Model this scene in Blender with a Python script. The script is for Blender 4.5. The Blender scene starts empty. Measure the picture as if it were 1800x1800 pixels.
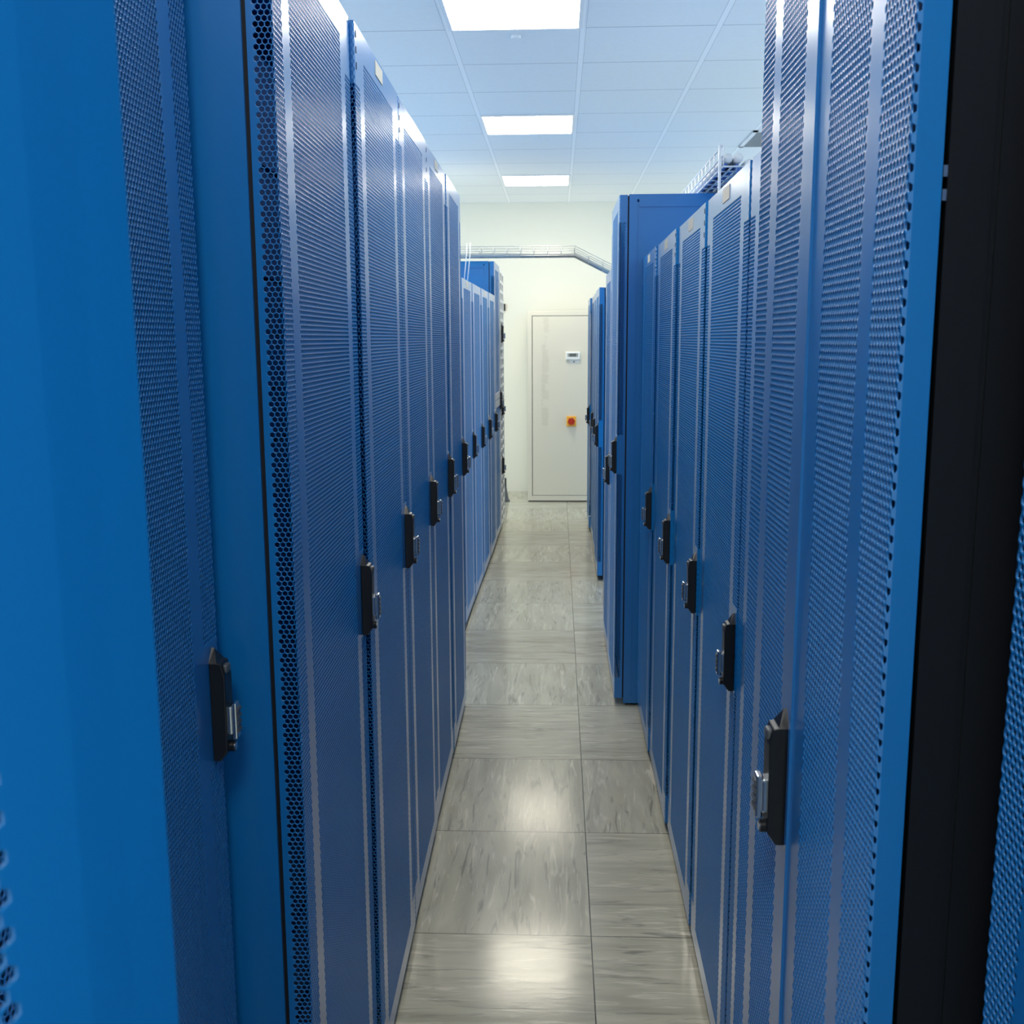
import bpy, bmesh, math, random
import numpy as np
from mathutils import Vector, Matrix

random.seed(7)
SC = bpy.context.scene
COL = SC.collection

# ------------------------------------------------------------------ camera, light, exposure
def setup_camera():
    f_px, pitch, yaw, roll, h = 1839.06, 9.393, 2.513, 0.311, 1.5895
    th, ya, ro = (math.radians(a) for a in (pitch, yaw, roll))
    F = Vector((-math.sin(ya) * math.cos(th), math.cos(ya) * math.cos(th), -math.sin(th)))
    R0 = Vector((math.cos(ya), math.sin(ya), 0))
    U0 = R0.cross(F)
    R = math.cos(ro) * R0 - math.sin(ro) * U0
    U = R.cross(F)
    cam = bpy.data.cameras.new('camera')
    cam.sensor_fit = 'HORIZONTAL'
    cam.sensor_width = 36.0
    cam.lens = f_px / 1800.0 * 36.0
    cam.clip_start = 0.02
    cam.dof.use_dof = True
    cam.dof.focus_distance = 2.1
    cam.dof.aperture_fstop = 17.0
    o = bpy.data.objects.new('camera', cam)
    o.matrix_world = Matrix(((R.x, U.x, -F.x, 0), (R.y, U.y, -F.y, 0), (R.z, U.z, -F.z, h), (0, 0, 0, 1)))
    COL.objects.link(o)
    SC.camera = o
setup_camera()

W = bpy.data.worlds.new('world')
SC.world = W
W.use_nodes = True
W.node_tree.nodes['Background'].inputs[0].default_value = (0.68, 0.86, 1.0, 1)
W.node_tree.nodes['Background'].inputs[1].default_value = 2.1

SC.view_settings.view_transform = 'Standard'
SC.view_settings.look = 'None'
SC.view_settings.gamma = 1.0
SC.view_settings.use_curve_mapping = False
SC.view_settings.exposure = 0.0
LAMP_STRENGTH = 20.0
LAMP_NEAR = (1.0, 0.965, 0.88)
LAMP_FAR = (1.0, 0.94, 0.78)
SC.cycles.max_bounces = 8
SC.cycles.diffuse_bounces = 5
SC.cycles.glossy_bounces = 4

# ------------------------------------------------------------------ helpers
def sock(node, name):
    return node.inputs[name]

def mat(name, col, rough=0.5, metal=0.0, spec=0.5, coat=0.0, bump=None, var=None):
    m = bpy.data.materials.new(name)
    m.use_nodes = True
    nt = m.node_tree
    b = nt.nodes['Principled BSDF']
    b.inputs['Base Color'].default_value = (*col, 1)
    b.inputs['Roughness'].default_value = rough
    b.inputs['Metallic'].default_value = metal
    b.inputs['Specular IOR Level'].default_value = spec
    b.inputs['Coat Weight'].default_value = coat
    b.inputs['Coat Roughness'].default_value = 0.22
    tc = nt.nodes.new('ShaderNodeTexCoord')
    if var:                                    # gentle mottling of the colour
        n = nt.nodes.new('ShaderNodeTexNoise')
        n.inputs['Scale'].default_value = var[0]
        nt.links.new(tc.outputs['Object'], n.inputs['Vector'])
        mx = nt.nodes.new('ShaderNodeMix'); mx.data_type = 'RGBA'
        mx.inputs[6].default_value = (*[c * (1 - var[1]) for c in col], 1)
        mx.inputs[7].default_value = (*[min(1, c * (1 + var[1])) for c in col], 1)
        nt.links.new(n.outputs['Fac'], mx.inputs[0])
        nt.links.new(mx.outputs[2], b.inputs['Base Color'])
    if bump:
        n = nt.nodes.new('ShaderNodeTexNoise')
        n.inputs['Scale'].default_value = bump[0]
        nt.links.new(tc.outputs['Object'], n.inputs['Vector'])
        bp = nt.nodes.new('ShaderNodeBump')
        bp.inputs['Strength'].default_value = bump[1]
        bp.inputs['Distance'].default_value = 0.001
        nt.links.new(n.outputs['Fac'], bp.inputs['Height'])
        nt.links.new(bp.outputs[0], b.inputs['Normal'])
    return m

class NT:
    """tiny wrapper for building math node chains"""
    def __init__(s, m):
        s.nt = m.node_tree
    def math(s, op, a, b=None, c=None):
        n = s.nt.nodes.new('ShaderNodeMath'); n.operation = op
        for i, v in enumerate((a, b, c)):
            if v is None: continue
            if isinstance(v, (int, float)): n.inputs[i].default_value = v
            else: s.nt.links.new(v, n.inputs[i])
        return n.outputs[0]
    def mix(s, fac, a, b):
        n = s.nt.nodes.new('ShaderNodeMix'); n.data_type = 'RGBA'
        for i, v in ((0, fac), (6, a), (7, b)):
            if isinstance(v, (int, float)): n.inputs[i].default_value = v
            elif isinstance(v, tuple): n.inputs[i].default_value = (*v, 1)
            else: s.nt.links.new(v, n.inputs[i])
        return n.outputs[2]
    def node(s, t): return s.nt.nodes.new(t)
    def link(s, a, b): s.nt.links.new(a, b)

M = {}
M['blue'] = mat('blue_paint', (0.004, 0.185, 0.520), 0.29, 0.0, 0.6, 0.6, bump=(420, 0.06), var=(3, 0.05))
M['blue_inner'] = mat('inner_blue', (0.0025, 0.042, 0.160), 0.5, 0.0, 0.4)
M['dark'] = mat('black_steel', (0.006, 0.0065, 0.008), 0.42, 0.0, 0.35, bump=(300, 0.08))
M['gap'] = mat('black_rubber_and_shade', (0.004, 0.004, 0.006), 0.7)  # rubber feet and gaskets, also the shade colour of gap and hole plates
M['black'] = mat('black_plastic', (0.009, 0.010, 0.012), 0.38, 0, 0.5, bump=(500, 0.05))
M['button'] = mat('dark_grey_plastic', (0.10, 0.105, 0.11), 0.35, 0, 0.5)
M['chrome'] = mat('satin_chrome', (0.62, 0.64, 0.66), 0.22, 1.0)
M['card'] = mat('cream_card', (0.72, 0.66, 0.55), 0.7, var=(60, 0.06))
M['card_bright'] = mat('white_card', (0.78, 0.78, 0.74), 0.7, var=(60, 0.04))
M['slot'] = mat('slot_black', (0.01, 0.012, 0.02), 0.8)
M['wall'] = mat('cream_wall_paint', (0.82, 0.785, 0.68), 0.75, bump=(60, 0.12), var=(2, 0.02))
M['ac'] = mat('cream_enamel', (0.74, 0.69, 0.575), 0.38, 0, 0.5, bump=(350, 0.05))
M['ac_line'] = mat('dark_seam', (0.045, 0.042, 0.036), 0.7)
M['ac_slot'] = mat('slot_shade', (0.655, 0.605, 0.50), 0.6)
M['white'] = mat('white_enamel', (0.80, 0.80, 0.78), 0.4)
M['white_plastic'] = mat('white_plastic', (0.82, 0.82, 0.80), 0.35)
M['screen'] = mat('grey_screen', (0.13, 0.14, 0.13), 0.2)
M['yellow'] = mat('yellow_plastic', (0.90, 0.47, 0.06), 0.4)
M['red'] = mat('red_plastic', (0.50, 0.035, 0.012), 0.3)
M['zinc'] = mat('galvanised_wire', (0.60, 0.60, 0.58), 0.35, 0.85)
M['pipe'] = mat('grey_conduit', (0.55, 0.545, 0.50), 0.32, 0.6)
M['white_wire'] = mat('white_wire', (0.78, 0.80, 0.82), 0.4, 0.1)
M['cable_white'] = mat('white_cable', (0.82, 0.82, 0.82), 0.5)
M['cable_blue'] = mat('blue_cable', (0.05, 0.14, 0.42), 0.45)
M['cable_dark'] = mat('dark_cable', (0.03, 0.04, 0.07), 0.5)
M['vent'] = mat('vent_grey', (0.30, 0.32, 0.33), 0.6)
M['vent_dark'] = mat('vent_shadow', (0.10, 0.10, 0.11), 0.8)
M['lattice'] = mat('cream_steel', (0.80, 0.79, 0.75), 0.45)
M['lattice_in'] = mat('grey_steel', (0.30, 0.29, 0.30), 0.6)
M['frame_white'] = mat('lamp_frame_white', (0.85, 0.85, 0.85), 0.4)

def lamp_mat(name, col, k=1.0):
    m = bpy.data.materials.new(name); m.use_nodes = True
    nt = m.node_tree; nt.nodes.clear()
    e = nt.nodes.new('ShaderNodeEmission'); o = nt.nodes.new('ShaderNodeOutputMaterial')
    e.inputs[0].default_value = (*col, 1); e.inputs[1].default_value = LAMP_STRENGTH * k
    nt.links.new(e.outputs[0], o.inputs[0])
    return m
M['lamp_near'] = lamp_mat('lamp_cool', LAMP_NEAR)
M['lamp_far'] = lamp_mat('lamp_warm', LAMP_FAR, 1.35)

TX, TY = 0.093, 2.602          # a corner of the floor tile grid
CX, CY, CZ = 0.111, 4.931, 2.948   # a corner of the ceiling grid, ceiling height

def floor_material():
    m = mat('marbled_floor_tiles', (0.4, 0.4, 0.36), 0.2)
    k = NT(m); b = m.node_tree.nodes['Principled BSDF']
    tc = k.node('ShaderNodeTexCoord'); sp = k.node('ShaderNodeSeparateXYZ')
    k.link(tc.outputs['Object'], sp.inputs[0])
    x = k.math('DIVIDE', k.math('SUBTRACT', sp.outputs[0], TX), 0.6)
    y = k.math('DIVIDE', k.math('SUBTRACT', sp.outputs[1], TY), 0.6)
    ix, iy = k.math('FLOOR', x), k.math('FLOOR', y)
    fx, fy = k.math('SUBTRACT', x, ix), k.math('SUBTRACT', y, iy)
    cid = k.node('ShaderNodeCombineXYZ'); k.link(ix, cid.inputs[0]); k.link(iy, cid.inputs[1])
    wn = k.node('ShaderNodeTexWhiteNoise'); wn.noise_dimensions = '2D'; k.link(cid.outputs[0], wn.inputs['Vector'])
    ph = k.math('ADD', k.math('ADD', k.math('MULTIPLY', iy, 0.4), k.math('MULTIPLY', ix, -0.1)), 0.15)
    ph = k.math('SUBTRACT', ph, k.math('FLOOR', ph))
    turn = k.math('GREATER_THAN', k.math('ABSOLUTE', k.math('SUBTRACT', ph, 0.45)), 0.25)
    # direction of the marbling changes from tile to tile
    a = k.math('ADD', k.math('MULTIPLY', sp.outputs[0], turn), k.math('MULTIPLY', sp.outputs[1], k.math('SUBTRACT', 1.0, turn)))
    c = k.math('ADD', k.math('MULTIPLY', sp.outputs[1], turn), k.math('MULTIPLY', sp.outputs[0], k.math('SUBTRACT', 1.0, turn)))
    def noise(sa, sc_, det, dist, off):
        v = k.node('ShaderNodeCombineXYZ')
        k.link(k.math('MULTIPLY', a, sa), v.inputs[0]); k.link(k.math('MULTIPLY', c, sc_), v.inputs[1])
        k.link(k.math('ADD', k.math('MULTIPLY', wn.outputs['Value'], 40.0), off), v.inputs[2])
        n = k.node('ShaderNodeTexNoise'); n.inputs['Scale'].default_value = 1.0
        n.inputs['Detail'].default_value = det; n.inputs['Distortion'].default_value = dist
        k.link(v.outputs[0], n.inputs['Vector'])
        return n.outputs['Fac']
    broad = noise(2.2, 13.0, 6.0, 1.1, 0.0)
    fine = noise(5.0, 48.0, 6.0, 1.3, 9.0)
    vein = noise(3.5, 28.0, 5.0, 1.8, 21.0)
    r1 = k.node('ShaderNodeMapRange'); k.link(broad, r1.inputs[0]); r1.inputs[1].default_value = 0.30; r1.inputs[2].default_value = 0.72
    col = k.mix(r1.outputs[0], (0.375, 0.355, 0.275), (0.535, 0.508, 0.400))
    r2 = k.node('ShaderNodeMapRange'); k.link(fine, r2.inputs[0]); r2.inputs[1].default_value = 0.56; r2.inputs[2].default_value = 0.72
    col = k.mix(k.math('MULTIPLY', r2.outputs[0], 0.75), col, (0.71, 0.67, 0.55))
    r3 = k.node('ShaderNodeMapRange'); k.link(vein, r3.inputs[0]); r3.inputs[1].default_value = 0.42; r3.inputs[2].default_value = 0.30
    col = k.mix(k.math('MULTIPLY', r3.outputs[0], 0.7), col, (0.20, 0.198, 0.17))
    tone = k.node('ShaderNodeMapRange'); k.link(wn.outputs['Value'], tone.inputs[0]); tone.inputs[3].default_value = 0.94; tone.inputs[4].default_value = 1.04
    hs = k.node('ShaderNodeHueSaturation'); k.link(col, hs.inputs['Color']); k.link(tone.outputs[0], hs.inputs['Value'])
    # joints
    ex = k.math('MINIMUM', fx, k.math('SUBTRACT', 1.0, fx)); ey = k.math('MINIMUM', fy, k.math('SUBTRACT', 1.0, fy))
    jx = k.math('LESS_THAN', ex, 0.0026); jy = k.math('MULTIPLY', k.math('LESS_THAN', ey, 0.0026), 0.85)
    joint = k.math('MAXIMUM', jx, jy)
    col = k.mix(joint, hs.outputs[0], (0.05, 0.05, 0.043))
    k.link(col, b.inputs['Base Color'])
    rr = k.node('ShaderNodeMapRange'); k.link(broad, rr.inputs[0]); rr.inputs[3].default_value = 0.11; rr.inputs[4].default_value = 0.19
    k.link(rr.outputs[0], b.inputs['Roughness'])
    bp = k.node('ShaderNodeBump'); bp.inputs['Strength'].default_value = 0.08; bp.inputs['Distance'].default_value = 0.002
    k.link(fine, bp.inputs['Height']); k.link(bp.outputs[0], b.inputs['Normal'])
    b.inputs['Specular IOR Level'].default_value = 0.27
    return m

def ceiling_material():
    m = mat('ceiling_tiles', (0.82, 0.83, 0.82), 0.85)
    k = NT(m); b = m.node_tree.nodes['Principled BSDF']
    tc = k.node('ShaderNodeTexCoord'); sp = k.node('ShaderNodeSeparateXYZ')
    k.link(tc.outputs['Object'], sp.inputs[0])
    x = k.math('DIVIDE', k.math('SUBTRACT', sp.outputs[0], CX), 0.6)
    y = k.math('DIVIDE', k.math('SUBTRACT', sp.outputs[1], CY), 0.6)
    fx = k.math('SUBTRACT', x, k.math('FLOOR', x)); fy = k.math('SUBTRACT', y, k.math('FLOOR', y))
    ex = k.math('MINIMUM', fx, k.math('SUBTRACT', 1.0, fx)); ey = k.math('MINIMUM', fy, k.math('SUBTRACT', 1.0, fy))
    n = k.node('ShaderNodeTexNoise'); n.inputs['Scale'].default_value = 35; k.link(tc.outputs['Object'], n.inputs['Vector'])
    base = k.mix(n.outputs['Fac'], (0.82, 0.83, 0.825), (0.87, 0.88, 0.87))
    col = k.mix(k.math('LESS_THAN', ex, 0.021), base, (0.93, 0.93, 0.92))      # painted grid bars
    col = k.mix(k.math('LESS_THAN', k.math('ABSOLUTE', k.math('SUBTRACT', ex, 0.0225)), 0.0016), col, (0.50, 0.51, 0.52))
    seam = k.math('LESS_THAN', ey, 0.0042)
    col = k.mix(k.math('MULTIPLY', seam, k.math('GREATER_THAN', ex, 0.021)), col, (0.30, 0.31, 0.32))
    k.link(col, b.inputs['Base Color'])
    return m

class MB:
    """collects simple shapes into one mesh"""
    def __init__(s): s.bm = bmesh.new()
    def box(s, x0, x1, y0, y1, z0, z1, bevel=0.0, seg=2):
        r = bmesh.ops.create_cube(s.bm, size=1.0)
        vs = r['verts']
        for v in vs:
            v.co = Vector((x0 + (v.co.x + .5) * (x1 - x0), y0 + (v.co.y + .5) * (y1 - y0), z0 + (v.co.z + .5) * (z1 - z0)))
        if bevel:
            es = list({e for v in vs for e in v.link_edges})
            bmesh.ops.bevel(s.bm, geom=es, offset=bevel, segments=seg, affect='EDGES', profile=0.5)
        return s
    def prism(s, pts, axis, a, b, bevel=0.0):
        """pts: polygon in the two other axes (cyclic order), extruded along axis from a to b"""
        def mk(p, t):
            if axis == 'x': return (t, p[0], p[1])
            if axis == 'y': return (p[0], t, p[1])
            return (p[0], p[1], t)
        v0 = [s.bm.verts.new(mk(p, a)) for p in pts]; v1 = [s.bm.verts.new(mk(p, b)) for p in pts]
        fs = [s.bm.faces.new(v0), s.bm.faces.new(v1[::-1])]
        n = len(pts)
        for i in range(n): fs.append(s.bm.faces.new((v0[i], v0[(i + 1) % n], v1[(i + 1) % n], v1[i])[::-1]))
        bmesh.ops.recalc_face_normals(s.bm, faces=fs)
        if bevel:
            es = list({e for f in fs for e in f.edges})
            bmesh.ops.bevel(s.bm, geom=es, offset=bevel, segments=2, affect='EDGES', profile=0.5)
        return s
    def cyl(s, p0, p1, r, seg=12, r2=None):
        p0, p1 = Vector(p0), Vector(p1); d = p1 - p0
        q = Vector((0, 0, 1)).rotation_difference(d)
        m = Matrix.Translation((p0 + p1) / 2) @ q.to_matrix().to_4x4()
        bmesh.ops.create_cone(s.bm, cap_ends=True, segments=seg, radius1=r, radius2=r if r2 is None else r2, depth=d.length, matrix=m)
        return s
    def tube(s, pts, r, seg=8):
        pts = [Vector(p) for p in pts]; rings = []
        for i, p in enumerate(pts):
            t = (pts[min(i + 1, len(pts) - 1)] - pts[max(i - 1, 0)]).normalized()
            up = Vector((0, 0, 1)) if abs(t.z) < 0.95 else Vector((1, 0, 0))
            a = t.cross(up).normalized(); b = t.cross(a)
            rings.append([s.bm.verts.new(p + r * (math.cos(w) * a + math.sin(w) * b)) for w in (2 * math.pi * k / seg for k in range(seg))])
        for A, B in zip(rings, rings[1:]):
            for k in range(seg):
                s.bm.faces.new((A[k], A[(k + 1) % seg], B[(k + 1) % seg], B[k]))
        s.bm.faces.new(rings[0]); s.bm.faces.new(rings[-1][::-1])
        return s
    def mesh(s, name, m, smooth=False):
        bmesh.ops.recalc_face_normals(s.bm, faces=s.bm.faces[:])
        me = bpy.data.meshes.new(name); s.bm.to_mesh(me); s.bm.free()
        me.materials.append(m)
        if smooth:
            for p in me.polygons: p.use_smooth = True
        return me

def link(name, me, parent=None, loc=None):
    o = bpy.data.objects.new(name, me); COL.objects.link(o)
    if parent is not None: o.parent = parent
    if loc is not None: o.location = loc
    return o
def tag(o, label, cat, group=None):
    o['label'] = label; o['category'] = cat
    if group: o['group'] = group
    return o
def empty(name, loc, rz, label, cat, group=None):
    o = bpy.data.objects.new(name, None); COL.objects.link(o)
    o.empty_display_size = 0.1
    o.location = loc; o.rotation_euler = (0, 0, rz)
    return tag(o, label, cat, group)
def struct(o):
    o['kind'] = 'structure'; return o

# ------------------------------------------------------------------ room shell
XL, XR, YB, YF = -3.0, 3.0, -2.6, 10.93
struct(link('floor', MB().box(XL, XR, YB, YF, -0.05, 0.0).mesh('floor', floor_material())))
struct(link('ceiling', MB().box(XL, XR, YB, YF, CZ, CZ + 0.05).mesh('ceiling', ceiling_material())))
struct(link('wall_near', MB().box(XL, XR, YB - 0.1, YB, -0.05, CZ + 0.05).mesh('wall_near', M['wall'])))  # unseen, added behind the camera so world light enters only from the sides
struct(link('wall_far', MB().box(XL, XR, YF, YF + 0.1, -0.05, CZ + 0.05).mesh('wall_far', M['wall'])))

# ------------------------------------------------------------------ perforated door sheets
PITCH = 0.008
ROW = PITCH * 0.8660254
def perforated(name, prof, zlo, zhi, is_open, m, hole=0.0068, depth=0.0019, plain=()):
    """prof: polyline [(X, Y), ...] of the sheet seen from above; is_open(u, z) tells where holes are."""
    P = np.array(prof, float); seg = P[1:] - P[:-1]; L = np.hypot(seg[:, 0], seg[:, 1]); S = np.concatenate([[0], np.cumsum(L)])
    T = seg / L[:, None]; N = np.stack([-T[:, 1], T[:, 0]], 1)
    U = S[-1]; H = zhi - zlo
    nj, ni = int(H / ROW) + 2, int(U / PITCH) + 2
    J, I = np.meshgrid(np.arange(nj), np.arange(ni), indexing='ij')
    uc = (I + 0.5 * (J % 2)) * PITCH; zc = J * ROW
    uc, zc = uc.ravel(), zc.ravel()
    keep = (uc < U + PITCH * .5) & (zc < H + ROW * .6); uc, zc = uc[keep], zc[keep]
    quads = []
    keep = np.ones(len(uc), bool)
    lo, hi = np.full(len(uc), -1.0), np.full(len(uc), U + 1.0)
    for a0, b0 in plain:                      # unbroken strips of sheet: no cells, straight edges
        hp, md = PITCH * .5, (max(a0, 0.0) + min(b0, U)) / 2
        keep &= ~((uc - hp >= a0 - 1e-6) & (uc + hp <= b0 + 1e-6))
        lo = np.where((uc > md) & (uc - hp < b0), np.maximum(lo, b0), lo)
        hi = np.where((uc < md) & (uc + hp > a0), np.minimum(hi, a0), hi)
        cuts = sorted({max(a0, 0.0), min(b0, U)} | {float(t) for t in S if a0 < t < b0})
        quads += list(zip(cuts, cuts[1:]))
    uc, zc, lo, hi = uc[keep], zc[keep], lo[keep], hi[keep]
    op = is_open(uc, zc + zlo) & (uc - PITCH * .5 >= lo - 6e-4) & (uc + PITCH * .5 <= hi + 6e-4) & (uc > PITCH) & (uc < U - PITCH) & (zc > PITCH) & (zc < H - PITCH)
    ang = np.radians(30 + 60 * np.arange(6)); R = PITCH / math.sqrt(3); r = hole / math.sqrt(3)
    def place(u, z, back):
        u = np.clip(u, 0, U); z = np.clip(z, 0, H)
        k = np.clip(np.searchsorted(S, u, side='right') - 1, 0, len(L) - 1)
        xy = P[k] + T[k] * (u - S[k])[..., None] - N[k] * back
        return np.concatenate([xy, (z + zlo)[..., None]], -1)
    def ringv(sel, rad, back):
        u = np.clip(uc[sel][:, None] + rad * np.cos(ang), lo[sel][:, None], hi[sel][:, None])
        return place(u, zc[sel][:, None] + rad * np.sin(ang), back)
    so = ~op; nS, nO = int(so.sum()), int(op.sum())
    VS = ringv(so, R, 0).reshape(-1, 3)
    VO = np.concatenate([ringv(op, R, 0), ringv(op, r, 0), ringv(op, r, depth)], 1).reshape(-1, 3)
    VQ = np.zeros((0, 3)); e = 1e-6
    if quads:
        q0 = np.array(quads); uu = np.stack([q0[:, 0] + e, q0[:, 1] - e, q0[:, 1] - e, q0[:, 0] + e], 1)
        VQ = place(uu, np.tile([0, 0, H, H], (len(q0), 1)), 0).reshape(-1, 3)
    nQ = len(quads)
    V = np.concatenate([VS, VO, VQ]).astype(np.float32)
    loopS = np.arange(nS * 6)
    a = np.arange(6); b = (a + 1) % 6
    q = np.concatenate([np.stack([a, b, b + 6, a + 6], 1), np.stack([a + 6, b + 6, b + 12, a + 12], 1)])
    loopO = (nS * 6 + 18 * np.arange(nO)[:, None, None] + q[None]).ravel()
    loopQ = nS * 6 + nO * 18 + np.arange(nQ * 4)
    loops = np.concatenate([loopS, loopO, loopQ]).astype(np.int32)
    starts = np.concatenate([np.arange(nS) * 6, nS * 6 + np.arange(nO * 12) * 4, nS * 6 + nO * 48 + np.arange(nQ) * 4]).astype(np.int32)
    me = bpy.data.meshes.new(name)
    me.vertices.add(len(V)); me.vertices.foreach_set('co', V.ravel())
    me.loops.add(len(loops)); me.loops.foreach_set('vertex_index', loops)
    me.polygons.add(len(starts)); me.polygons.foreach_set('loop_start', starts)
    me.update(calc_edges=True)
    me.materials.append(m)
    return me

DW, DD = 0.586, 0.034          # width of a door leaf and depth of its folded rim
Z0 = 0.035                     # underside of the doors
def door_sheet(name, top, w=DW, strips=(0.054, 0.097), sides=True, mirror=False, near_plain=0.0):
    prof = [(0, 0), (0, DD - .002), (.002, DD), (w - .002, DD), (w, DD - .002), (w, 0)]
    s1, s2 = strips
    base = DD
    def is_open(u, z):
        x = u - base
        xm = np.minimum(x, w - x)
        zt, zb = top - z, z - Z0
        on_side = (x < 0) | (x > w)
        side = on_side & (np.where(x < 0, u, (2 * DD + w) - u) > 0.0075) & sides
        outer = (~on_side) & (xm < s1)
        centre = (~on_side) & (xm > s2)
        o = (centre & (zt > 0.052) & (zb > 0.050)) | ((outer | side) & (zt > 0.105) & (zb > 0.095))
        # the handle's plate and the blank strip above and below it
        hz = 0.502 * top + 0.02
        return o & ~((x > -1) & (x < 0.062) & (np.abs(z - hz) < 0.085))
    return perforated(name, prof, Z0, top, is_open, M['blue'], plain=((-.01, 0.0065), (2 * DD + w - 0.0065, 1)))

LD = 0.024                     # rim depth of the double door leaves
def leaf_sheet(name, top, w, flip):
    """half-width leaf of the double door; the hinge side rim is plain, the last holes sit on its fold"""
    prof = [(0, 0), (0, LD - .0015), (.0015, LD), (w - .0015, LD), (w, LD - .0015), (w, 0)]
    U = sum(math.dist(p, q) for p, q in zip(prof, prof[1:]))
    mid = (0, 0.0)
    def is_open(u, z):
        x = u - LD
        if flip: x = w - x
        zt, zb = top - z, z - Z0
        a = (x > 0.052) & (x < 0.180); b = (x > 0.216) & (x < w + 0.002)
        return (a | b) & (zt > 0.06) & (zb > 0.05)
    hinge = (-.01, 0.0202) if flip else (U - LD + 0.0045, 1)
    lip = (U - LD - 0.046, 1) if flip else (-.01, LD + 0.046)
    return perforated(name, prof, Z0, top, is_open, M['blue'], plain=(hinge, lip))

def ajar_sheet(name, top):
    w = 0.60; e = DD - 0.004
    prof = [(0, 0.0), (0, e), (0.024, e + 0.0015), (0.048, DD), (w, DD), (w, 0)]
    S0 = e + math.hypot(.024, .0015) + math.hypot(.024, .0025)
    def is_open(u, z):
        x = u - S0 + 0.048
        zt, zb = top - z, z - Z0
        return (x > 0.078) & (x < w - 0.06) & (zt > 0.06) & (zb > 0.05)
    return perforated(name, prof, Z0, top, is_open, M['blue'], plain=((-.01, S0 - 0.048 + 0.0735), (S0 + w - .048 - .05, 2)))

# ------------------------------------------------------------------ cabinets, handles (local frame: X along the row, Y out to the aisle)
def cabinet_mesh(name, w, top, depth, m, post=0.032):
    b = MB()
    t = 0.003
    for x0, s in ((0.0, 1), (w, -1)):
        def bx(xa, xb, *r): b.box(min(x0 + s * xa, x0 + s * xb), max(x0 + s * xa, x0 + s * xb), *r)
        bx(0.0, 0.035, -post, 0.0, 0.012, top)                 # front post
        bx(0.0, 0.035, -depth, -depth + 0.032, 0.012, top)      # rear post
        bx(0.0, 0.03, -depth + .032, -0.040, top - 0.050, top)  # top rail
        bx(0.0, 0.03, -depth + .032, -0.040, 0.012, 0.085)      # bottom rail
        bx(0.0025, 0.012, -depth + .032, -0.038, 0.092, top - 0.058)   # side panel set in the frame
        bx(0.004, 0.014, -depth + .032, -0.030, 0.05, top - 0.03)     # behind the seams
    b.box(0.0, w, -depth, 0.0, top - 0.02, top)
    b.box(0.0, w, -depth, -0.01, 0.012, 0.05)
    b.box(0.0, w, -depth, -depth + 0.006, 0.05, top - .02)
    return b.mesh(name, m)
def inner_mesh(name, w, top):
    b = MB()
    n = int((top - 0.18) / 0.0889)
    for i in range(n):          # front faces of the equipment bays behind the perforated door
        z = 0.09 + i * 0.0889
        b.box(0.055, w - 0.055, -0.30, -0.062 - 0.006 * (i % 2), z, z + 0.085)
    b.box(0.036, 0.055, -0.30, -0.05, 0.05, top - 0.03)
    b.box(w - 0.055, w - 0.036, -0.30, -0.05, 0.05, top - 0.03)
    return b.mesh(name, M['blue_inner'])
def gasket_mesh(w, top):
    b = MB()
    b.box(0.006, 0.020, 0.0, 0.0058, 0.04, top - 0.006).box(w - 0.020, w - 0.006, 0.0, 0.0058, 0.04, top - 0.006)
    b.box(0.006, w - 0.006, 0.0, 0.0058, top - 0.02, top - 0.006).box(0.006, w - 0.006, 0.0, 0.0058, 0.036, 0.05)
    return b.mesh('gasket', M['gap'])
FOOT = MB().cyl((0, 0, 0), (0, 0, 0.014), 0.018, 14).mesh('foot', M['gap'])
GAP_SHADE = MB().box(0.01, 0.58, -0.018, -0.012, 0.001, 0.014).mesh('gap_shade_strip', M['gap'])  # added black strip stands in for the shade under the doors
def add_feet(r, w, depth):
    for x in (0.03, w - 0.03):
        for y in (-0.05, -depth + 0.05): link('foot', FOOT, r, (x, y, 0))
    link('gap_shade_strip', GAP_SHADE, r)

def handle_mesh():
    b = MB()
    prof = [(0, 0.0), (0.010, 0.0), (0.020, 0.014), (0.021, 0.118), (0.017, 0.137), (0.0105, 0.139), (0, 0.139)]
    b.prism(prof, 'x', -0.0155, 0.0155, 0.0016)
    # gabled top rising from the back plate
    bm = b.bm
    v = [bm.verts.new(p) for p in ((-.0155, 0, .138), (.0155, 0, .138), (.0155, .0112, .138), (-.0155, .0112, .138), (0, 0, .157), (0, .004, .156))]
    for f in ((0, 1, 4), (1, 2, 5, 4), (2, 3, 5), (3, 0, 4, 5)): bm.faces.new([v[i] for i in f])
    b.cyl((0.0, 0.015, 0.017), (0.0, 0.026, 0.017), 0.0075, 16)
    return b.mesh('handle', M['black'])
def button_mesh():
    b = MB(); b.box(-0.0085, 0.0085, 0.014, 0.0235, 0.122, 0.1345, 0.0035, 3)
    return b.mesh('button', M['button'], True)
def latch_mesh():
    b = MB()
    b.box(-0.0105, 0.0105, 0.017, 0.0265, 0.036, 0.076, 0.0025, 2)
    b.box(-0.0085, 0.0085, 0.0245, 0.0325, 0.029, 0.080, 0.0022, 2)
    return b.mesh('latch', M['chrome'])
def dial_mesh():
    b = MB()
    for i in range(4):
        z = 0.0415 + i * 0.0095
        b.cyl((-0.0065, 0.0305, z), (0.0065, 0.0305, z), 0.0046, 12)
    return b.mesh('number_wheels', M['button'])
def keyhole_mesh():
    b = MB(); b.cyl((0, 0.024, 0.017), (0, 0.0275, 0.017), 0.0052, 16)
    return b.mesh('keyhole', M['chrome'])

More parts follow.
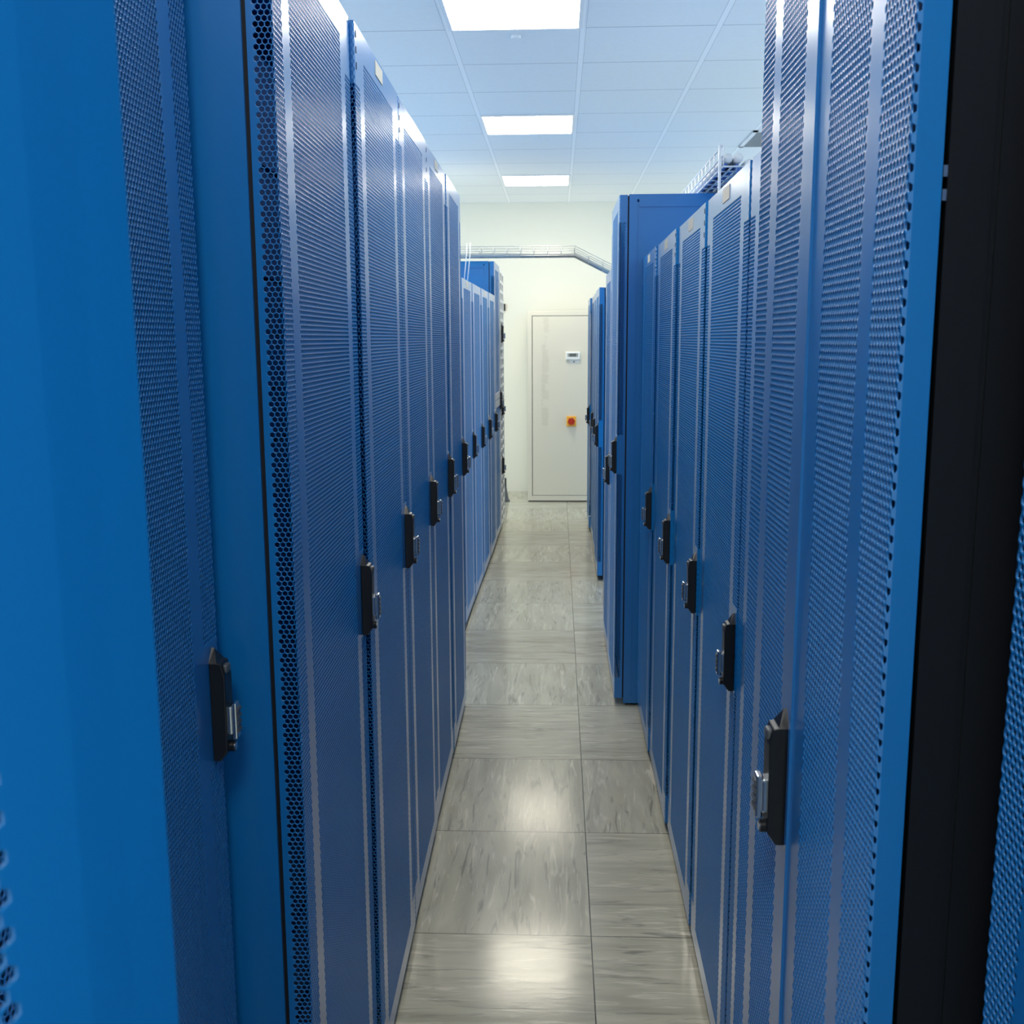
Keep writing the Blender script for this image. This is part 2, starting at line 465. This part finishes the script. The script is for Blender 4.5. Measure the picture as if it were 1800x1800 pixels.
HM = dict(handle=handle_mesh(), button=button_mesh(), latch=latch_mesh(), number_wheels=dial_mesh(), keyhole=keyhole_mesh())
def card_mesh(w=0.095, h=0.029):
    return MB().box(-w / 2, w / 2, 0, 0.0012, -h / 2, h / 2).mesh('label_card', M['card'])
def slots_mesh():
    b = MB()
    for i in range(3): b.box(-0.002, 0.002, 0, 0.0008, -0.045 + i * 0.028, -0.033 + i * 0.028)
    return b.mesh('slots', M['slot'])
CARD, SLOTS = card_mesh(), slots_mesh()

TALL, LOW = 2.165, 1.912
RW, DEPTH = 0.590, 0.90
SH = {}
for nm, tp in (('tall', TALL), ('low', LOW)):
    SH[nm] = dict(top=tp, cab=cabinet_mesh('cabinet', RW, tp, DEPTH, M['blue']), inner=inner_mesh('equipment_bay', RW, tp),
                  gasket=gasket_mesh(RW, tp), door=door_sheet('door', tp - 0.002))

SH['plain'] = dict(SH['tall'], cab=cabinet_mesh('cabinet', RW, TALL, DEPTH, M['blue'], 0.22))

def add_handle(rack, x, y, top, zoff=0.0):
    h = link('handle', HM['handle'], rack, (x, y, 0.537 * top - 0.157 + (0.018 if top > 2 else 0.023) + zoff))
    for n in ('button', 'latch', 'number_wheels', 'keyhole'): link(n, HM[n], h)
    return h

def make_rack(kind):
    s = SH[kind]; tp = s['top']
    r = empty('server_rack', (0, 0, 0), 0, '-', 'server rack')
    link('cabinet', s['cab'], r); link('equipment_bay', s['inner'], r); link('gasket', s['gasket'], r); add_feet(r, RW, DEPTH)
    d = link('door', s['door'], r, (0.002, 0.006, 0))
    link('slots', SLOTS, d, (0.018 if kind == 'low' else DW - 0.018, DD, tp - 0.038))
    link('label_card', CARD, d, (DW * 0.5, DD, tp - 0.024))
    add_handle(r, 0.030, 0.006 + DD, tp)
    return r

PROTO = {}
def copy_tree(o, parent=None):
    c = o.copy(); COL.objects.link(c)
    if parent is not None: c.parent = parent
    for ch in list(o.children): copy_tree(ch, c)
    return c
def children_named(o, n): return [c for c in o.children if c.name.split('.')[0] == n]

def place_rack(kind, side, y0, xf, label, group, turn=0.0, card=True, slots=True, w=RW):
    """y0: near edge of its 600 mm place along the aisle, xf: x of the door face."""
    if kind not in PROTO:
        PROTO[kind] = r = make_rack(kind)
        fresh = True
    else:
        r = None; fresh = False
    if not fresh: r = copy_tree(PROTO[kind])
    f = 0.006 + DD
    if side == 'L':
        rz = -math.pi / 2 + turn
        base = Vector((xf, y0 + 0.005 + w, 0))
    else:
        rz = math.pi / 2 + turn
        base = Vector((xf, y0 + 0.005, 0))
    out = Vector((-math.sin(rz), math.cos(rz), 0))
    r.location = base - out * f
    r.rotation_euler = (0, 0, rz)
    tag(r, label, 'server rack', group)
    PEND.append((r, card, slots))
    return r
PEND = []
def settle():
    for r, card, slots in PEND:
        d = children_named(r, 'door')[0]
        for n, keep in (('label_card', card), ('slots', slots)):
            if not keep:
                for c in children_named(d, n): bpy.data.objects.remove(c)
    PEND.clear()

GL, GR = 'tall blue racks along the left side of the aisle', 'low blue racks along the right side of the aisle'
GFL, GFR = 'low blue racks at the far left', 'low blue racks at the far right'
T = math.radians
# left row, near to far
place_rack('tall', 'L', 0.782, -0.467, 'left rack set back, its black handle right against the plain blue side panel', GL, 0.0, False, False)
place_rack('plain', 'L', 1.40, -0.378, 'large left rack whose plain side panel and honeycomb door edge face us', GL, T(1.25), False, False)
place_rack('tall', 'L', 2.00, -0.380, 'tall left rack with a beige card near the top, directly beyond the honeycomb edged one', GL, T(0.8), True, True)
place_rack('tall', 'L', 2.60, -0.388, 'tall left rack without a card, two places before the last tall one of its row', GL, T(0.6), False, True)
place_rack('tall', 'L', 3.20, -0.395, 'tall left rack with a small pale card, next to last in the tall row', GL, T(0.4), True, True)
place_rack('tall', 'L', 3.80, -0.398, 'last and farthest tall rack of the near left row, its top edge strip showing', GL, T(0.5), False, False)
# right row
R_TALL = place_rack('low', 'R', 1.40, 0.352, 'rack right behind the double door rack, only a thin strip of it visible', GR, 0.0, False, False)
place_rack('low', 'R', 2.00, 0.352, 'low right rack with the largest cream card, just past the double door rack', GR, T(-0.5), True, False)
place_rack('low', 'R', 2.60, 0.354, 'second low right rack carrying a cream card, counted from the double door rack', GR, T(-0.3), True, True)
place_rack('low', 'R', 3.20, 0.350, 'third low right rack carrying a cream card, counted from the double door rack', GR, T(-0.2), True, True)
place_rack('low', 'R', 3.80, 0.346, 'low right rack touching the tall rack\'s blue side panel', GR, T(-0.2), True, True)
place_rack('tall', 'R', 4.40, 0.250, 'tall blue rack on the right with its whole side panel and top rail facing us', 'tall blue racks on the right', 0.0, False, False)
place_rack('low', 'R', 5.00, 0.252, 'low rack peeping out just behind the tall right rack with the big side panel', GFR, 0.0, False, False)
place_rack('low', 'R', 6.80, 0.265, 'far right rack whose narrow blue side panel stands out, nearest of its cluster', GFR, 0.0, False, False)
place_rack('low', 'R', 7.40, 0.272, 'far right rack second in the cluster before the cream air conditioner', GFR, 0.0, False, False)
place_rack('low', 'R', 8.00, 0.276, 'far right rack third in the cluster before the cream air conditioner', GFR, 0.0, False, False)
place_rack('low', 'R', 8.60, 0.262, 'farthest right rack, its edge cutting off the cream air conditioner', GFR, 0.0, False, False)
# far left row
fl = lambda y: -0.507 + 0.0142 * (y - 5.3)
place_rack('low', 'L', 5.00, fl(5.3), 'first low far left rack, almost hidden behind the last tall left rack', GFL, T(-0.6), False, False)
place_rack('low', 'L', 5.60, fl(5.9), 'second low far left rack, beside the edge of the last tall left rack', GFL, T(-0.6), True, False)
place_rack('low', 'L', 6.20, fl(6.5), 'third low far left rack, in front of the far tall rack\'s side panel', GFL, T(-0.6), False, False)
place_rack('low', 'L', 6.80, fl(7.1), 'fourth low far left rack, two short of the far tall rack', GFL, T(-0.6), True, False)
place_rack('low', 'L', 7.40, fl(7.7), 'fifth low far left rack, right before the far tall rack', GFL, T(-0.6), False, False)
place_rack('tall', 'L', 8.00, -0.470, 'tall blue rack at the far left under the overhead cable tray', 'tall blue rack at the far left', T(-0.6), False, False)
FT = PEND[-1][0]
settle()

link('blank_plate', MB().box(0.002, DW, 0, 0.0025, 1.06, 1.112).box(0.002, DW, 0, 0.0025, 1.120, 1.175).mesh('blank_plate', M['card_bright']), FT, (0.002, 0.006 + DD, 0))

# the rack just right of the camera: same low rack
place_rack('tall', 'R', 0.19, 0.343, 'nearest right rack, only a slice of perforated door at the right frame edge', 'tall blue racks on the right', 0.0, False, False)
settle()

# ------------------------------------------------------------------ black cabinet with a blue double door, right
def double_door_rack():
    top = TALL; w = 0.590
    r = empty('server_rack', (0, 0, 0), 0, 'black rack with blue perforated double door, largest thing on the right', 'server rack')
    link('cabinet', cabinet_mesh('cabinet', w, top, DEPTH, M['dark']), r)
    link('equipment_bay', SH['tall']['inner'], r); add_feet(r, w, DEPTH)
    lw = 0.2925
    d1 = link('door', leaf_sheet('door', top - .002, lw, True), r, (0.0, 0.004, 0))
    d2 = link('door', leaf_sheet('door', top - .002, lw, False), r, (lw + 0.004, 0.004, 0))
    link('hole_shade', MB().box(0.0024, 0.0045, 0.0, LD - 0.004, Z0 + .01, top - .012).box(0.0024, 0.05, 0.0, 0.004, Z0 + .01, top - .012).mesh('hole_shade', M['gap']), d1)  # dark plates added so the fold holes look shaded inside
    b = MB(); b.box(lw - 0.003, lw + 0.006, 0.004, 0.004 + LD + 0.003, Z0, top - .004)
    link('centre_strip', b.mesh('centre_strip', M['blue']), r)
    add_handle(r, lw + 0.030, 0.004 + LD, top)
    for z in (1.705, 1.688): link('side_clip', MB().box(-0.0006, 0.004, 0.0005, 0.0035, z, z + 0.008).mesh('side_clip', M['chrome']), r)
    f = 0.004 + LD
    r.location = (0.257 + f, 0.808, 0); r.rotation_euler = (0, 0, math.pi / 2)
    return r
double_door_rack()

# ------------------------------------------------------------------ rack at the left frame edge with its door standing ajar
def ajar_rack():
    top = TALL; w = 0.600
    r = empty('server_rack', (0, 0, 0), 0, 'nearest left rack, its plain bordered door standing ajar at the left frame edge', 'server rack')
    link('cabinet', cabinet_mesh('cabinet', w, top, DEPTH, M['blue']), r)
    link('equipment_bay', inner_mesh('equipment_bay', w, top), r); add_feet(r, w, DEPTH)
    hinge = Vector((-0.371, -0.171, 0)); tip = Vector((-0.1545, 0.390, 0))
    d = link('door', ajar_sheet('door', top - .002), r)
    # rack frame: X = -y world, Y = +x world; origin at far end
    org = Vector((hinge.x - 0.012, hinge.y + w, 0))
    r.location = org; r.rotation_euler = (0, 0, -math.pi / 2)
    lx, ly = (org.y - tip.y), (tip.x - org.x)
    hx, hy = (org.y - hinge.y), (hinge.x - org.x)
    a = math.atan2(hy - ly, hx - lx)
    d.location = (lx, ly, 0); d.rotation_euler = (0, 0, a)
    off = Vector((math.sin(a), -math.cos(a), 0)) * DD
    d.location = Vector((lx, ly, 0)) + off
    return r
ajar_rack()

# ------------------------------------------------------------------ pale cabinet with a slotted door, far left
def pale_cabinet():
    top = 2.14; w = 0.590
    r = empty('equipment_cabinet', (0, 0, 0), 0, 'pale slotted equipment cabinet with three black handles, last in the left row', 'cabinet')
    link('cabinet', cabinet_mesh('cabinet', w, top, DEPTH, M['lattice']), r)
    b = MB()
    b.box(0, 0.05, 0.004, 0.03, Z0, top).box(w - 0.05, w, 0.004, 0.03, Z0, top)
    b.box(w / 2 - .02, w / 2 + .02, 0.004, 0.03, Z0, top)
    n = 27
    for i in range(n + 1):
        z = Z0 + i * (top - Z0 - 0.022) / n
        b.box(0.05, w - 0.05, 0.006, 0.028, z, z + 0.022)
    link('door', b.mesh('door', M['lattice']), r)
    link('back_plate', MB().box(0.04, w - .04, -0.03, -0.02, 0.06, top - .03).mesh('back_plate', M['lattice_in']), r)
    for z in (1.56, 0.96, 0.465):
        h = link('handle', HM['handle'], r, (0.440, 0.030, z))
        for nme in ('button', 'latch', 'number_wheels', 'keyhole'): link(nme, HM[nme], h)
    r.location = (-0.466 - 0.03, 9.195, 0); r.rotation_euler = (0, 0, -math.pi / 2)
    return r
pale_cabinet()

# ------------------------------------------------------------------ air conditioner at the end of the aisle
def air_conditioner():
    y = 10.22
    r = empty('air_conditioner', (0.35, y, 0), 0, 'cream floor standing air conditioner at the end of the aisle', 'air conditioner')
    x0, x1, top = -0.29 - .35, 0.95 - .35, 1.852
    dp = 0.68
    link('housing', MB().box(x0, x1, 0.012, dp, 0.012, top, 0.004).box(x0, x0 + 0.042, 0, 0.014, 0.012, top, 0.002)
         .box(x0 + 0.0422, x1, 0, 0.014, top - 0.044, top, 0.002).box(x0 + 0.0422, x1, 0, 0.014, 0.012, 0.062, 0.002).mesh('housing', M['ac']), r)
    link('plinth', MB().box(x0 + .004, x1 - .004, 0.006, dp - .01, 0.0, 0.0135).mesh('plinth', M['ac_line']), r)
    link('seam', MB().box(x0 + 0.040, x0 + 0.0485, 0.004, 0.0135, 0.060, top - 0.043).box(x0 + 0.04, x1, 0.004, 0.0135, 0.060, 0.067).box(x0 + .04, x1, 0.004, 0.0135, top - 0.049, top - 0.043).mesh('seam', M['ac_line']), r)
    link('door_panel', MB().box(x0 + 0.0485, x1 - 0.04, 0.002, 0.0135, 0.067, top - 0.049).mesh('door_panel', M['ac']), r)
    # faint embossed lettering as bars, the slot shade put into their colour
    rnd = random.Random(3); b = MB()
    px = lambda x: -0.258 + (x - 933) * 0.005456 - 0.35
    pz = lambda yy: 1.846 + (yy - 548) * (0.742 - 1.846) / (750 - 548)
    blocks = [(559, 583, 954, 966), (592, 604, 956, 962), (606, 614, 950, 960), (615, 626, 951, 965), (628, 646, 951, 966), (647, 655, 951, 965),
              (657, 674, 951, 965), (675, 686, 950, 960), (687, 700, 951, 966), (701, 713, 950, 955), (717, 735, 950, 965), (736, 748, 951, 964)]
    for (a, c, l, q) in blocks:
        t = a
        while t < c:
            l2 = l + rnd.uniform(0, 3.2); q2 = q - rnd.uniform(0, 3.2)
            z = pz(t)
            b.box(px(l2), px(q2), 0.0009, 0.003, z - 0.0032, z + 0.0032)
            t += 2.15
    link('lettering_bars', b.mesh('lettering_bars', M['ac_slot']), r)
    # control unit
    c = link('control_unit', MB().box(0.078 - .35, 0.216 - .35, -0.022, 0.003, 1.388, 1.464, 0.006).mesh('control_unit', M['white_plastic']), r)
    link('screen', MB().box(0.112 - .35, 0.182 - .35, -0.0238, -0.02, 1.418, 1.449).mesh('screen', M['screen']), c)
    link('keys', MB().box(0.100 - .35, 0.107 - .35, -0.0245, -0.02, 1.418, 1.449).box(0.187 - .35, 0.194 - .35, -0.0245, -0.02, 1.418, 1.449).mesh('keys', M['button']), c)
    n = link('notice', MB().box(0.118 - .35, 0.212 - .35, 0.0005, 0.003, 1.358, 1.387).mesh('notice', M['white_plastic']), r)
    link('mark', MB().box(0.152 - .35, 0.164 - .35, -0.0002, 0.003, 1.362, 1.376).mesh('mark', M['screen']), n)
    # main switch
    s = link('main_switch', MB().box(0.088 - .35, 0.182 - .35, -0.014, 0.003, 0.746, 0.846, 0.006).mesh('main_switch', M['yellow']), r)
    cx, cz = 0.135 - .35, 0.796
    k = MB(); pts = []
    for i in range(24):
        a = 2 * math.pi * i / 24; q = 0.036 if i % 4 < 2 else 0.031
        pts.append((cx + q * math.cos(a), cz + q * math.sin(a)))
    k.prism(pts, 'y', -0.040, -0.012, 0.002)
    k.box(cx - .009, cx + .009, -0.056, -0.038, cz - .032, cz + .032, 0.004)
    link('knob', k.mesh('knob', M['red']), s)
    return r
air_conditioner()

# black tapered stand beside the pale cabinet
def stand():
    r = empty('floor_stand', (-0.515, 10.24, 0), 0, 'small black tapered stand on the floor beyond the pale slotted cabinet', 'stand')
    link('base', MB().cyl((0, 0, 0), (0, 0, 0.018), 0.045, 20).cyl((0, 0, 0.018), (0, 0, 0.15), 0.036, 20, 0.012).mesh('base', M['button']), r)
    link('pole', MB().cyl((0, 0, 0.15), (0, 0, 0.235), 0.012, 12).mesh('pole', M['black']), r)
stand()
# dark bracket on the far wall side of the pale cabinet
tag(link('wall_box', MB().box(-0.58, -0.535, 10.90, 10.93, 1.875, 1.945, 0.003).mesh('wall_box', M['black'])),
    'small black box on the cream wall beside the pale slotted cabinet', 'box')

# ------------------------------------------------------------------ ceiling lamps, vent, sensor
LOCS = [(-0.189, -0.169), (-0.189, 2.231), (-0.189, 4.631), (-0.189, 7.031), (-0.189, 9.431)]
LAMP_LABEL = ['square ceiling lamp behind the viewer', 'square ceiling lamp over the near racks, above the frame', 'nearest visible ceiling lamp, cut off by the top edge',
              'middle one of the three ceiling lamps in view', 'farthest and smallest ceiling lamp, near the far wall']
def lamps():
    fm = MB()
    a, q = 0.297, 0.278
    fm.box(-a, a, -a, -q, -0.008, 0).box(-a, a, q, a, -0.008, 0).box(-a, -q, -q, q, -0.008, 0).box(q, a, -q, q, -0.008, 0)
    fme = fm.mesh('frame', M['frame_white'])
    dn = MB().box(-q, q, -q, q, -0.005, -0.001).mesh('diffuser', M['lamp_near'])
    df = MB().box(-q, q, -q, q, -0.005, -0.001).mesh('diffuser', M['lamp_far'])
    for i, (x, y) in enumerate(LOCS):
        r = empty('ceiling_light', (x, y, CZ), 0, LAMP_LABEL[i], 'ceiling light', 'square ceiling lamps over the aisle')
        link('frame', fme, r); link('diffuser', dn if i < 3 else df, r)
lamps()

def vent():
    r = empty('ceiling_vent', (1.596, 7.631, CZ), 0, 'grey louvred ceiling vent above the right racks', 'vent')
    a = 0.295
    link('frame', MB().box(-a, a, -a, -a + .03, -.008, 0).box(-a, a, a - .03, a, -.008, 0).box(-a, -a + .03, -a, a, -.008, 0).box(a - .03, a, -a, a, -.008, 0).mesh('frame', M['frame_white']), r)
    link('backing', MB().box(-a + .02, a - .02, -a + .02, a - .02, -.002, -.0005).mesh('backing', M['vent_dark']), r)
    for i in range(20):
        y = -0.255 + i * 0.0268
        link('slat', MB().box(-0.268, 0.268, y, y + 0.014, -.010, -.002).mesh('slat', M['vent']), r)
vent()
tag(link('ceiling_sensor', MB().cyl((-0.191, 5.04, CZ - 0.012), (-0.191, 5.04, CZ), 0.022, 20).mesh('ceiling_sensor', M['frame_white'])),
    'small round white sensor on the ceiling just beyond the nearest lamp', 'sensor')

# ------------------------------------------------------------------ cable tray over the far aisle
def basket(bm_, pts, wdir, width, hgt, r, step):
    """wire basket along pts; wdir: horizontal width direction"""
    pts = [Vector(p) for p in pts]; wv = Vector(wdir).normalized()
    for sx in (-1, 1):
        for zz in (0, hgt * .5, hgt): bm_.tube([p + wv * (sx * width / 2) + Vector((0, 0, zz)) for p in pts], r, 6)
    for sx in (-0.5, 0, 0.5): bm_.tube([p + wv * (sx * width) * .6 for p in pts], r, 6)
    for a, c in zip(pts, pts[1:]):
        L = (c - a).length; n = max(1, round(L / step))
        for i in range(n + 1):
            p = a.lerp(c, i / n)
            A, B = p - wv * width / 2, p + wv * width / 2
            bm_.tube([A + Vector((0, 0, hgt)), A, B, B + Vector((0, 0, hgt))], r, 6)
def overhead_tray():
    y = 7.85
    r = empty('cable_tray', (0, y, 2.178), 0, 'wire basket cable tray crossing high over the far end of the aisle', 'cable tray')
    b = MB(); pts = [(-1.25, 0, 0.004), (0.122, 0, 0.004), (0.43, 0, -0.150)]
    basket(b, pts, (0, 1, 0), 0.20, 0.066, 0.0028, 0.10)
    link('basket', b.mesh('basket', M['zinc'], True), r)
    for xx in (-0.665, -0.640):
        link('drop_rod', MB().tube([(xx + .008, -0.10, 0.10), (xx + 0.006, -0.10, 0.02), (xx - 0.022, -0.10, -0.24)], 0.004, 6).mesh('drop_rod', M['white_wire'], True), r)
    for k, (yy, zz, rr) in enumerate(((-0.075, 0.016, 0.0105), (-0.02, 0.015, 0.010), (0.045, 0.018, 0.012))):
        c = MB(); c.tube([(-1.25, yy, zz), (0.10, yy, zz), (0.130, yy, zz - .004), (0.43, yy, zz - 0.154)], rr, 12)
        t = link('conduit', c.mesh('conduit', M['pipe'], True))
        t.location = (0, y, 2.178)
        tag(t, ['grey conduit in the overhead tray, on the side facing the viewer', 'grey conduit in the middle of the overhead tray', 'grey conduit at the wall side of the overhead tray'][k], 'conduit', 'conduits in the overhead tray')
overhead_tray()

def rack_top_tray():
    B = (0.66, 3.85, 2.182)
    r = empty('cable_tray', B, 0, 'white wire tray of cables on top of the right racks', 'cable tray')
    b = MB(); basket(b, [(0, 0, 0), (0, 2.3, 0)], (1, 0, 0), 0.16, 0.075, 0.0035, 0.11)
    link('basket', b.mesh('basket', M['white_wire'], True), r)
    for yy, zz in ((0.03, 1.913),):
        for xx in (-0.088, 0.088):
            link('support', MB().box(xx - .004, xx + .004, yy - .007, yy + .007, zz - B[2], 0.078).mesh('support', M['white_wire']), r)
    rnd = random.Random(5)
    specs = [('white', 'cable_white', 0.017, -0.055, 0.0385), ('white', 'cable_white', 0.017, -0.017, 0.0385), ('white', 'cable_white', 0.016, 0.020, 0.020),
             ('blue', 'cable_blue', 0.008, -0.024, 0.0115), ('blue', 'cable_blue', 0.009, -0.064, 0.0125), ('dark', 'cable_dark', 0.008, -0.044, 0.0115)]
    where = ['on the aisle side of the rack top tray', 'in the middle of the rack top tray', 'behind the middle of the rack top tray', 'bending down over the near end of the rack top tray', 'under the white ones at the aisle side of the rack top tray', 'under the white ones in the rack top tray']
    for i, (cn, m, rr, x, z0) in enumerate(specs):
        pts = [(x + rnd.uniform(-.0006, .0006), 0.06 + 2.15 * j / 13, z0) for j in range(14)]
        if i == 3:
            q = 0.06
            arc = [(x, 0.07 - q * math.sin(a), z0 - q + q * math.cos(a)) for a in (math.pi / 2 * k / 7 for k in range(7, -1, -1))]
            pts = [(x, 0.07 - q, -0.262), (x, 0.07 - q, -0.15)] + arc + pts
        c = link('cable', MB().tube(pts, rr, 10).mesh('cable', M[m], True)); c.location = B
        tag(c, cn + ' cable ' + where[i], 'cable', 'cables in the rack top tray')
rack_top_tray()
